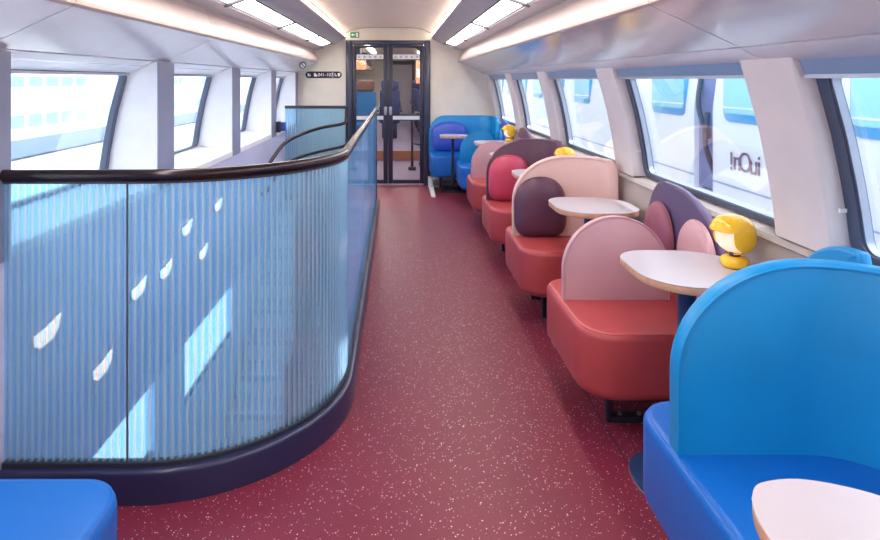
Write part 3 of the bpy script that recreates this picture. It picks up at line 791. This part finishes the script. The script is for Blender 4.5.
# sofa against the bulkhead
t = Thing('corner_sofa', (0.85, 7.7, 0), 'blue corner sofa with indigo cushion standing against the bulkhead beside the door', 'sofa')
frame_legs(t, 0.56, 1.20, 7.58, 7.92)
t.add(box('front_rail', 0.582, 1.178, 7.56, 7.60, 0.12, 0.16, 'steel', bev=0.003))
seat_block(t, 0.425, 1.28, 7.46, 8.05, 'blueseat', r=(0.14, 0.04, 0.04, 0.05), z0=0.2, z1=0.47)
shell(t, 0.43, WX - 0.02, 8.02, 0.945, 'blue', R=0.16, wrap=0.42, rx=0.22, rz=0.24)
pillow(t, (0.70, 7.99, 0.47 + 0.20), 0.49, 0.39, 0.10, 'indigo', 'y', e=2.5)
box_s = Thing('floor_socket_box', (0.50, 7.95, 0), 'small white box on the floor under the blue corner sofa', 'box')
box_s.add(box('case', 0.47, 0.56, 7.93, 8.0, 0.0, 0.13, 'white', bev=0.008)); box_s.add(box('lid', 0.478, 0.552, 7.925, 7.93, 0.03, 0.11, 'alu', bev=0.001))
# blue bench on the other side of the aisle
t = Thing('blue_bench', (-1.0, 1.1, 0), 'blue bench seat with rounded corner in front of the glass balustrade', 'bench')
seat_block(t, -1.32, -0.648, 0.55, 1.476, 'blueseat', r=(0.05, 0.12, 0.11, 0.05))
frame_legs(t, -1.2, -0.80, 0.75, 1.28)
t.add(prism('backrest', arch_pts(0.56, 1.44, SZ - 0.01, 0.93, 0.25, 0.26), 'x', -1.325, -1.28, 'blue', bev=0.013, seg=3, smooth=55))

# ------------------------------------------------------------------ tables and lamps
TZ = 0.737
def tabletop(t, pts, z=TZ):
    cx = sum(p[0] for p in pts) / len(pts); cy = sum(p[1] for p in pts) / len(pts)
    o = t.add(prism('tabletop', pts, 'z', z - 0.004, z, 'top', bev=0.0015, seg=1, smooth=30))
    e = prism('edge_band', [(cx + (p[0] - cx) * 0.996, cy + (p[1] - cy) * 0.996) for p in pts], 'z', z - 0.03, z - 0.004, 'ply', bev=0.005, seg=2, smooth=50); e.parent = o
    return o

def ellipse(cx, cy, rx, ry, n=28): return [(cx + rx * math.cos(2 * PI * k / n), cy + ry * math.sin(2 * PI * k / n)) for k in range(n)]

TL = ['white rounded table with navy column between the blue banquette and the low pink divider seat',
      'white rounded table in front of the aubergine cushion of the peach-backed seat',
      'white rounded table between the peach-backed seat and the aubergine-backed seat',
      'white rounded table in front of the far pink divider seat',
      'white rounded table with a yellow lamp between the far pink and blue half-round dividers']
def window_table(k):
    yc = 2.195 + 1.0975 * k
    t = Thing('window_table', (1.08, yc, 0), TL[k], 'table')
    tabletop(t, rrect(0.856, 1.292, yc - 0.225, yc + 0.215, (0.17, 0.16, 0.20, 0.13), 10))
    t.add(tube('column', [(1.06, yc, 0.02), (1.06, yc, TZ - 0.04)], 0.032, 'column', n=20))
    t.add(prism('flange', ellipse(1.06, yc, 0.09, 0.09), 'z', TZ - 0.042, TZ - 0.03, 'column', bev=0.002, smooth=40))
    t.add(prism('base_plate', rrect(0.84, 1.26, yc - 0.23, yc + 0.09, 0.14, 8), 'z', 0.0, 0.016, 'column', bev=0.005, smooth=40))
    t.add(prism('base_rim', [(1.05 + (p[0] - 1.05) * 1.012, yc - 0.07 + (p[1] - yc + 0.07) * 1.012) for p in rrect(0.84, 1.26, yc - 0.23, yc + 0.09, 0.14, 8)], 'z', 0.0, 0.006, 'alu', smooth=40))
    return yc
TY = [window_table(k) for k in range(5)]

def pole_table(label, pts, px, py, foot):
    t = Thing('pole_table', (px, py, 0), label, 'table')
    tabletop(t, pts, 0.735)
    t.add(tube('pole', [(px, py, 0.01 if foot else 0.13), (px, py, 0.70)], 0.018, 'steel', n=14))
    t.add(prism('flange', ellipse(px, py, 0.06, 0.06, 18), 'z', 0.695, 0.706, 'steel', smooth=40))
    if foot: t.add(prism('base_plate', ellipse(px, py, foot, foot, 24), 'z', 0.0, 0.014, 'steel', bev=0.004, smooth=40))
    else: t.add(box('bracket', px - 0.02, px + 0.02, py, 7.5595, 0.12, 0.15, 'steel', bev=0.004))
pole_table('small white table on a thin dark pole in front of the indigo sofa cushion', rrect(0.53, 0.885, 7.30, 7.62, (0.10, 0.13, 0.10, 0.13), 8), 0.69, 7.425, 0)
T1 = [(0.578, 0.985), (0.615, 1.022), (0.70, 1.03), (0.80, 0.985), (0.885, 0.89), (0.905, 0.77), (0.84, 0.675), (0.72, 0.65), (0.61, 0.69), (0.556, 0.79), (0.556, 0.92)]
pole_table('white round-ended pole table above the seat of the bright blue banquette', [(v.x + 0.004, v.y) for v in spline([(x, y, 0) for x, y in T1 + T1[:1]], 6)[:-1]], 0.74, 0.84, 0.09)

def lamp(y, label, x=1.232):
    """yellow helmet lamp: rounded hood with a visor, white diffuser face, puck base"""
    t = Thing('table_lamp', (x, y, TZ), label, 'lamp', None)
    t.add(prism('base', ellipse(x, y, 0.047, 0.047, 32), 'z', TZ + 0.0005, TZ + 0.042, 'yellow', bev=0.018, seg=4, smooth=60))
    t.add(tube('neck', [(x, y, TZ + 0.04), (x, y, TZ + 0.058)], 0.018, 'dark', n=14))
    fdir = Vector((-0.98, -0.199, 0)); sdir = Vector((0.199, -0.98, 0)); up = Vector((0, 0, 1))   # face looks to the aisle
    C = Vector((x, y, TZ + 0.120)); rw, rd, rh = 0.067, 0.066, 0.071; e = 2.4
    def surf(th, ph, k=1.0):
        c, s = math.cos(ph), math.sin(ph)
        f = lambda v: math.copysign(abs(v) ** (2 / e), v)
        a = f(c) * f(math.cos(th)) * rd * k; b = f(c) * f(math.sin(th)) * rw * k; h = f(s) * rh * k
        return a, b, h
    def build(name, k, keep, m, th=None, extra=None, cuts=()):
        V = []; F = []; na, nb = 48, 24
        for i in range(nb + 1):
            ph = -PI / 2 + PI * i / nb
            for j in range(na): V.append(surf(2 * PI * j / na, ph, k))
        for i in range(nb):
            for j in range(na): F.append((i * na + j, i * na + (j + 1) % na, (i + 1) * na + (j + 1) % na, (i + 1) * na + j))
        me = bpy.data.meshes.new(name); me.from_pydata(V, [], F)
        bm = bmesh.new(); bm.from_mesh(me); bmesh.ops.remove_doubles(bm, verts=bm.verts, dist=0.0004)
        for co, no in cuts: bmesh.ops.bisect_plane(bm, geom=list(bm.verts) + list(bm.edges) + list(bm.faces), plane_co=co, plane_no=no, dist=1e-5)
        bmesh.ops.delete(bm, geom=[f for f in bm.faces if not keep(*f.calc_center_median())], context='FACES')
        if th:
            bmesh.ops.recalc_face_normals(bm, faces=bm.faces); bmesh.ops.solidify(bm, geom=list(bm.faces), thickness=th)
        for v in bm.verts:
            a, b, h = v.co
            if extra: a, b, h = extra(a, b, h)
            v.co = C + fdir * a + sdir * b + up * h
        return t.add(from_bm(name, bm, m, None, 50))
    build('hood', 1.0, lambda a, b, h: not (a > 0.014 and h < 0.022 and abs(b) < 0.052), 'yellow', th=0.005,
          cuts=(((0.014, 0, 0), (1, 0, 0)), ((0, 0, 0.022), (0, 0, 1)), ((0, 0.052, 0), (0, 1, 0)), ((0, -0.052, 0), (0, 1, 0))))
    build('diffuser', 0.90, lambda a, b, h: True, 'diff')
    build('visor', 1.04, lambda a, b, h: a > 0.0 and h > 0.018 and abs(b) < 0.062, 'yellow', th=0.006, extra=lambda a, b, h: (a * 1.25, b, h),
          cuts=(((0, 0, 0), (1, 0, 0)), ((0, 0, 0.018), (0, 0, 1)), ((0, 0.062, 0), (0, 1, 0)), ((0, -0.062, 0), (0, 1, 0))))
LL = {0: 'yellow helmet shaped lamp on the table beside the mauve wall panel',
      2: 'yellow helmet shaped lamp beside the aubergine wrap-around back',
      4: 'yellow helmet shaped lamp on the table beside the blue half-round divider'}
for k in (0, 2, 4): lamp(TY[k] - 0.005, LL[k])

# ------------------------------------------------------------------ beyond the door
def st(o): return tag(o, kind='structure')
st(box('floor_vestibule', -1.5, 1.4, YF + 0.06, 10.6, -0.06, -0.002, 'carpet'))
st(box('floor_next_car', -1.5, 1.4, 10.62, 22.0, 0.10, 0.17, 'carpet'))
st(box('trim_1', -1.5, 1.4, 10.58, 10.62, -0.002, 0.172, 'brown'))
st(box('wall_vestibule_left', -0.82, -0.76, YF + 0.1, 10.6, 0.0, 2.2, 'wall'))
st(box('wall_vestibule_right', 0.52, 0.58, YF + 0.1, 10.6, 0.0, 2.2, 'wall'))
st(box('wall_next_car_left', -1.52, -1.46, 10.62, 22, 0.17, 2.3, 'wall'))
st(box('wall_next_car_right', 1.40, 1.46, 10.62, 22, 0.17, 2.3, 'wall'))
st(box('wall_next_car_end', -1.5, 1.4, 22, 22.06, 0.1, 2.4, 'bulk'))
st(box('ceiling_vestibule', -1.5, 1.4, YF + 0.1, 10.6, 2.16, 2.2, 'ceil'))
st(box('ceiling_next_car', -1.5, 1.4, 10.6, 22, 2.20, 2.26, 'ceil'))
for y0, y1 in ((8.5, 10.2), (11, 13.6), (14.2, 16.8), (17.4, 20)):
    for x in ((-0.35, 0.12) if y0 < 10 else (-0.65, 0.65)):
        z = 2.155 if y0 < 10 else 2.195
        t = Thing('next_car_light', (x, (y0 + y1) / 2, z), 'bright ceiling strip light in the car beyond the glass door', 'light', 'lights beyond the door')
        t.add(box('diffuser', x - 0.06, x + 0.06, y0, y1, z - 0.02, z - 0.002, 'strip2')); t.add(box('frame', x - 0.07, x + 0.07, y0 - 0.01, y1 + 0.01, z - 0.004, z + 0.003, 'alu'))
def car_seat(x, y, ms, mh, label, group=None):
    t = Thing('train_seat', (x, y, 0.17), label, 'seat', group)
    t.add(box('seat', x - 0.22, x + 0.22, y - 0.25, y + 0.22, 0.50, 0.62, ms, bev=0.04, seg=3))
    t.add(box('backrest', x - 0.22, x + 0.22, y + 0.20, y + 0.32, 0.56, 1.20, ms, bev=0.04, seg=3))
    t.add(box('headrest', x - 0.19, x + 0.19, y + 0.17, y + 0.30, 1.205, 1.42, mh, bev=0.045, seg=3))
    t.add(box('base', x - 0.16, x + 0.16, y - 0.15, y + 0.2, 0.17, 0.50, 'steel', bev=0.01))
    for s in (-1, 1): t.add(box('armrest', x + s * 0.25 - 0.025, x + s * 0.25 + 0.025, y - 0.2, y + 0.2, 0.74, 0.79, 'steel', bev=0.01))
car_seat(-0.62, 11.3, 'seatblue', 'headbrown', 'blue seat with brown headrest just beyond the vestibule')
for i in range(6):
    car_seat(-0.16, 13.0 + i * 1.1, 'seatnavy', 'seatnavy', 'dark navy train seat in the row left of the aisle beyond the door', 'navy seats left of the far aisle')
for i in range(6):
    car_seat(0.66, 12.4 + i * 1.1, 'seatnavy', 'seatnavy', 'dark navy train seat in the row by the wall beyond the door', 'navy seats by the far wall')
for x0, x1, nm in ((-1.44, -0.85, 'left'), (0.85, 1.38, 'right')):
    t = Thing('luggage_rack', ((x0 + x1) / 2, 16, 1.7), 'long pale luggage rack beyond the door, ' + ('above the seat with brown headrest' if nm == 'left' else 'behind the notice with white sheet'), 'rack')
    t.add(box('shelf', x0, x1, 11.2, 21.5, 1.74, 1.78, 'alu', bev=0.01)); t.add(box('lip', x1 - 0.04 if nm == 'left' else x0, x1 if nm == 'left' else x0 + 0.04, 11.2, 21.5, 1.78, 1.84, 'brown', bev=0.005))
    for q in range(4): t.add(box('bracket', x0, x1, 12 + q * 2.6, 12.04 + q * 2.6, 1.78, 2.2, 'dark'))
t = Thing('far_car_door', (0.2, 21.9, 0.17), 'small dark doorway at the end of the aisle beyond the glass door', 'door')
for a_, b_ in ((-0.25, -0.15), (0.55, 0.65)): t.add(box('jamb', a_, b_, 21.9, 21.99, 0.17, 2.1, 'dark'))
t.add(box('header', -0.15, 0.55, 21.9, 21.99, 1.98, 2.1, 'dark')); t.add(box('leaf', -0.15, 0.55, 21.93, 21.98, 0.17, 1.98, 'side'))
t = Thing('vestibule_rail', (0.30, 9.6, 0), 'dark looped grab rail standing in the vestibule behind the door', 'rail')
t.add(tube('loop', spline([(0.24, 9.5, 0.05), (0.24, 9.5, 0.5), (0.24, 9.5, 0.80), (0.28, 9.6, 0.88), (0.36, 9.8, 0.86), (0.42, 10.0, 0.6), (0.42, 10.0, 0.05)], 6), 0.02, 'dark'))
t.add(tube('cross_bar', [(0.24, 9.5, 0.42), (0.42, 10.0, 0.34)], 0.016, 'dark')); t.add(box('foot', 0.18, 0.30, 9.44, 9.56, 0.0, 0.05, 'dark', bev=0.01)); t.add(box('foot', 0.36, 0.48, 9.94, 10.06, 0.0, 0.05, 'dark', bev=0.01))
t = Thing('orange_notice', (0.40, 10.5, 1.5), 'pale orange notice panel hanging beyond the right door leaf', 'panel')
t.add(box('board', 0.33, 0.50, 10.46, 10.48, 1.36, 1.80, 'orange', bev=0.004)); t.add(box('sheet', 0.34, 0.49, 10.452, 10.46, 1.46, 1.62, 'white')); t.add(box('hanger', 0.40, 0.42, 10.46, 10.48, 1.80, 2.16, 'alu'))
t = Thing('orange_notice', (-0.70, 10.5, 1.5), 'pale orange panel hanging beyond the left door leaf', 'panel')
t.add(box('board', -0.72, -0.54, 10.46, 10.48, 1.60, 1.82, 'orange', bev=0.004)); t.add(box('hanger', -0.64, -0.62, 10.46, 10.48, 1.82, 2.16, 'alu'))

# ------------------------------------------------------------------ outside: trains in the station
GZ = -2.9
gr = box('ground', -60, 40, -40, 90, GZ - 0.2, GZ, 'ground'); tag(gr, kind='structure')

def right_train():
    X = 3.0
    t = Thing('neighbour_train', (X + 1.4, 8, GZ), 'white double-deck train standing close outside the table windows, with plum lettering', 'train')
    prof = [(X + 0.02, -2.3), (X, -1.0), (X, 1.15), (X + 0.05, 1.55), (X + 0.22, 1.95), (X + 0.6, 2.2), (X + 2.2, 2.2), (X + 2.8, 1.2), (X + 2.8, -2.3)]
    t.add(prism('car_body', prof, 'y', 6.06, 34, 'trainwhite', smooth=30)); t.add(prism('car_body', prof, 'y', -16, 5.70, 'trainwhite', smooth=30))
    t.add(prism('gangway', [(X + 0.05, 0.36), (X + 0.05, 1.45), (X + 0.3, 1.8), (X + 2.4, 1.8), (X + 2.6, 0.36)], 'y', 5.70, 6.06, 'gap', smooth=None))
    t.add(prism('gangway_skirt', [(X + 0.03, -2.2), (X + 0.03, 0.34), (X + 2.6, 0.34), (X + 2.6, -2.2)], 'y', 5.70, 6.06, 'trainwhite', smooth=None))
    for (y, z) in ((5.82, 0.8), (5.95, 1.15)): t.add(tube('gangway_hose', spline([(X + 0.04, y - 0.1, z - 0.3), (X - 0.01, y, z), (X + 0.04, y + 0.05, z + 0.3)], 6), 0.025, 'dark', n=8))
    ys = [6.64 + 1.54 * k for k in range(1, 14)] + [6.64, 5.1, 3.56, 2.02, 0.48, -1.06]
    for y in ys:
        P = rrect(y - 0.40, y + 0.40, 1.045, 1.50, 0.09, 5)
        f = t.add(prism('window', P, 'x', X - 0.012, X + 0.04, 'trainblue', bev=0.004, smooth=40))
        g = prism('pane', rrect(y - 0.385, y + 0.385, 1.12, 1.49, 0.06, 5), 'x', X - 0.016, X - 0.012, 'traincyan', smooth=None); g.parent = f
        h = box('bar', X - 0.02, X - 0.016, y - 0.385, y + 0.385, 1.165, 1.18, 'trainwhite', None); h.parent = f
    t.add(box('stripe', X - 0.004, X + 0.004, -16, 5.7, 0.46, 0.475, 'traingrey')); t.add(box('stripe', X - 0.004, X + 0.004, 6.06, 34, 0.46, 0.475, 'traingrey'))
    # lettering on the side of the car (reads towards us)
    rot = (PI / 2, 0, -PI / 2)
    def L(ch, y, size, flip=False):
        o = text('letter', ch, size, 'logo', (X - 0.006, y, 0.70), (PI / 2, PI if flip else 0, -PI / 2), depth=0.003); t.add(o)
    L('i', 5.375, 0.25, True); L('n', 5.285, 0.25); L('O', 5.165, 0.24); L('u', 5.04, 0.25); L('i', 4.965, 0.25)
    return t
right_train()

def left_train():
    X = -20
    t = Thing('far_train', (X - 1.4, 30, GZ), 'pale double-deck train with teal windows far across the tracks outside the stairwell windows', 'train')
    for (a, b) in ((-10, 20.0), (20.6, 44.0), (44.6, 80)):
        t.add(prism('car_body', [(X, -2.6), (X, 1.5), (X - 0.4, 2.4), (X - 2.8, 2.4), (X - 2.8, -2.6)], 'y', a, b, 'trainwhite', smooth=None))
        t.add(box('skirt', X - 0.01, X + 0.03, a, b, -2.7, -1.75, 'traingrey'))
    for r, (z0, z1) in enumerate(((1.05, 1.62), (-1.15, -0.45))):
        for k in range(34):
            y = 22 + 1.6 * k
            if 38.5 < y < 47: continue
            f = t.add(prism('window', rrect(y - 0.6, y + 0.6, z0, z1, 0.08, 3), 'x', X - 0.02, X + 0.02, 'trainteal', smooth=None))
left_train()
pf = box('platform', -19.0, -8, -20, 80, GZ, -2.62, 'ground'); tag(pf, kind='structure')
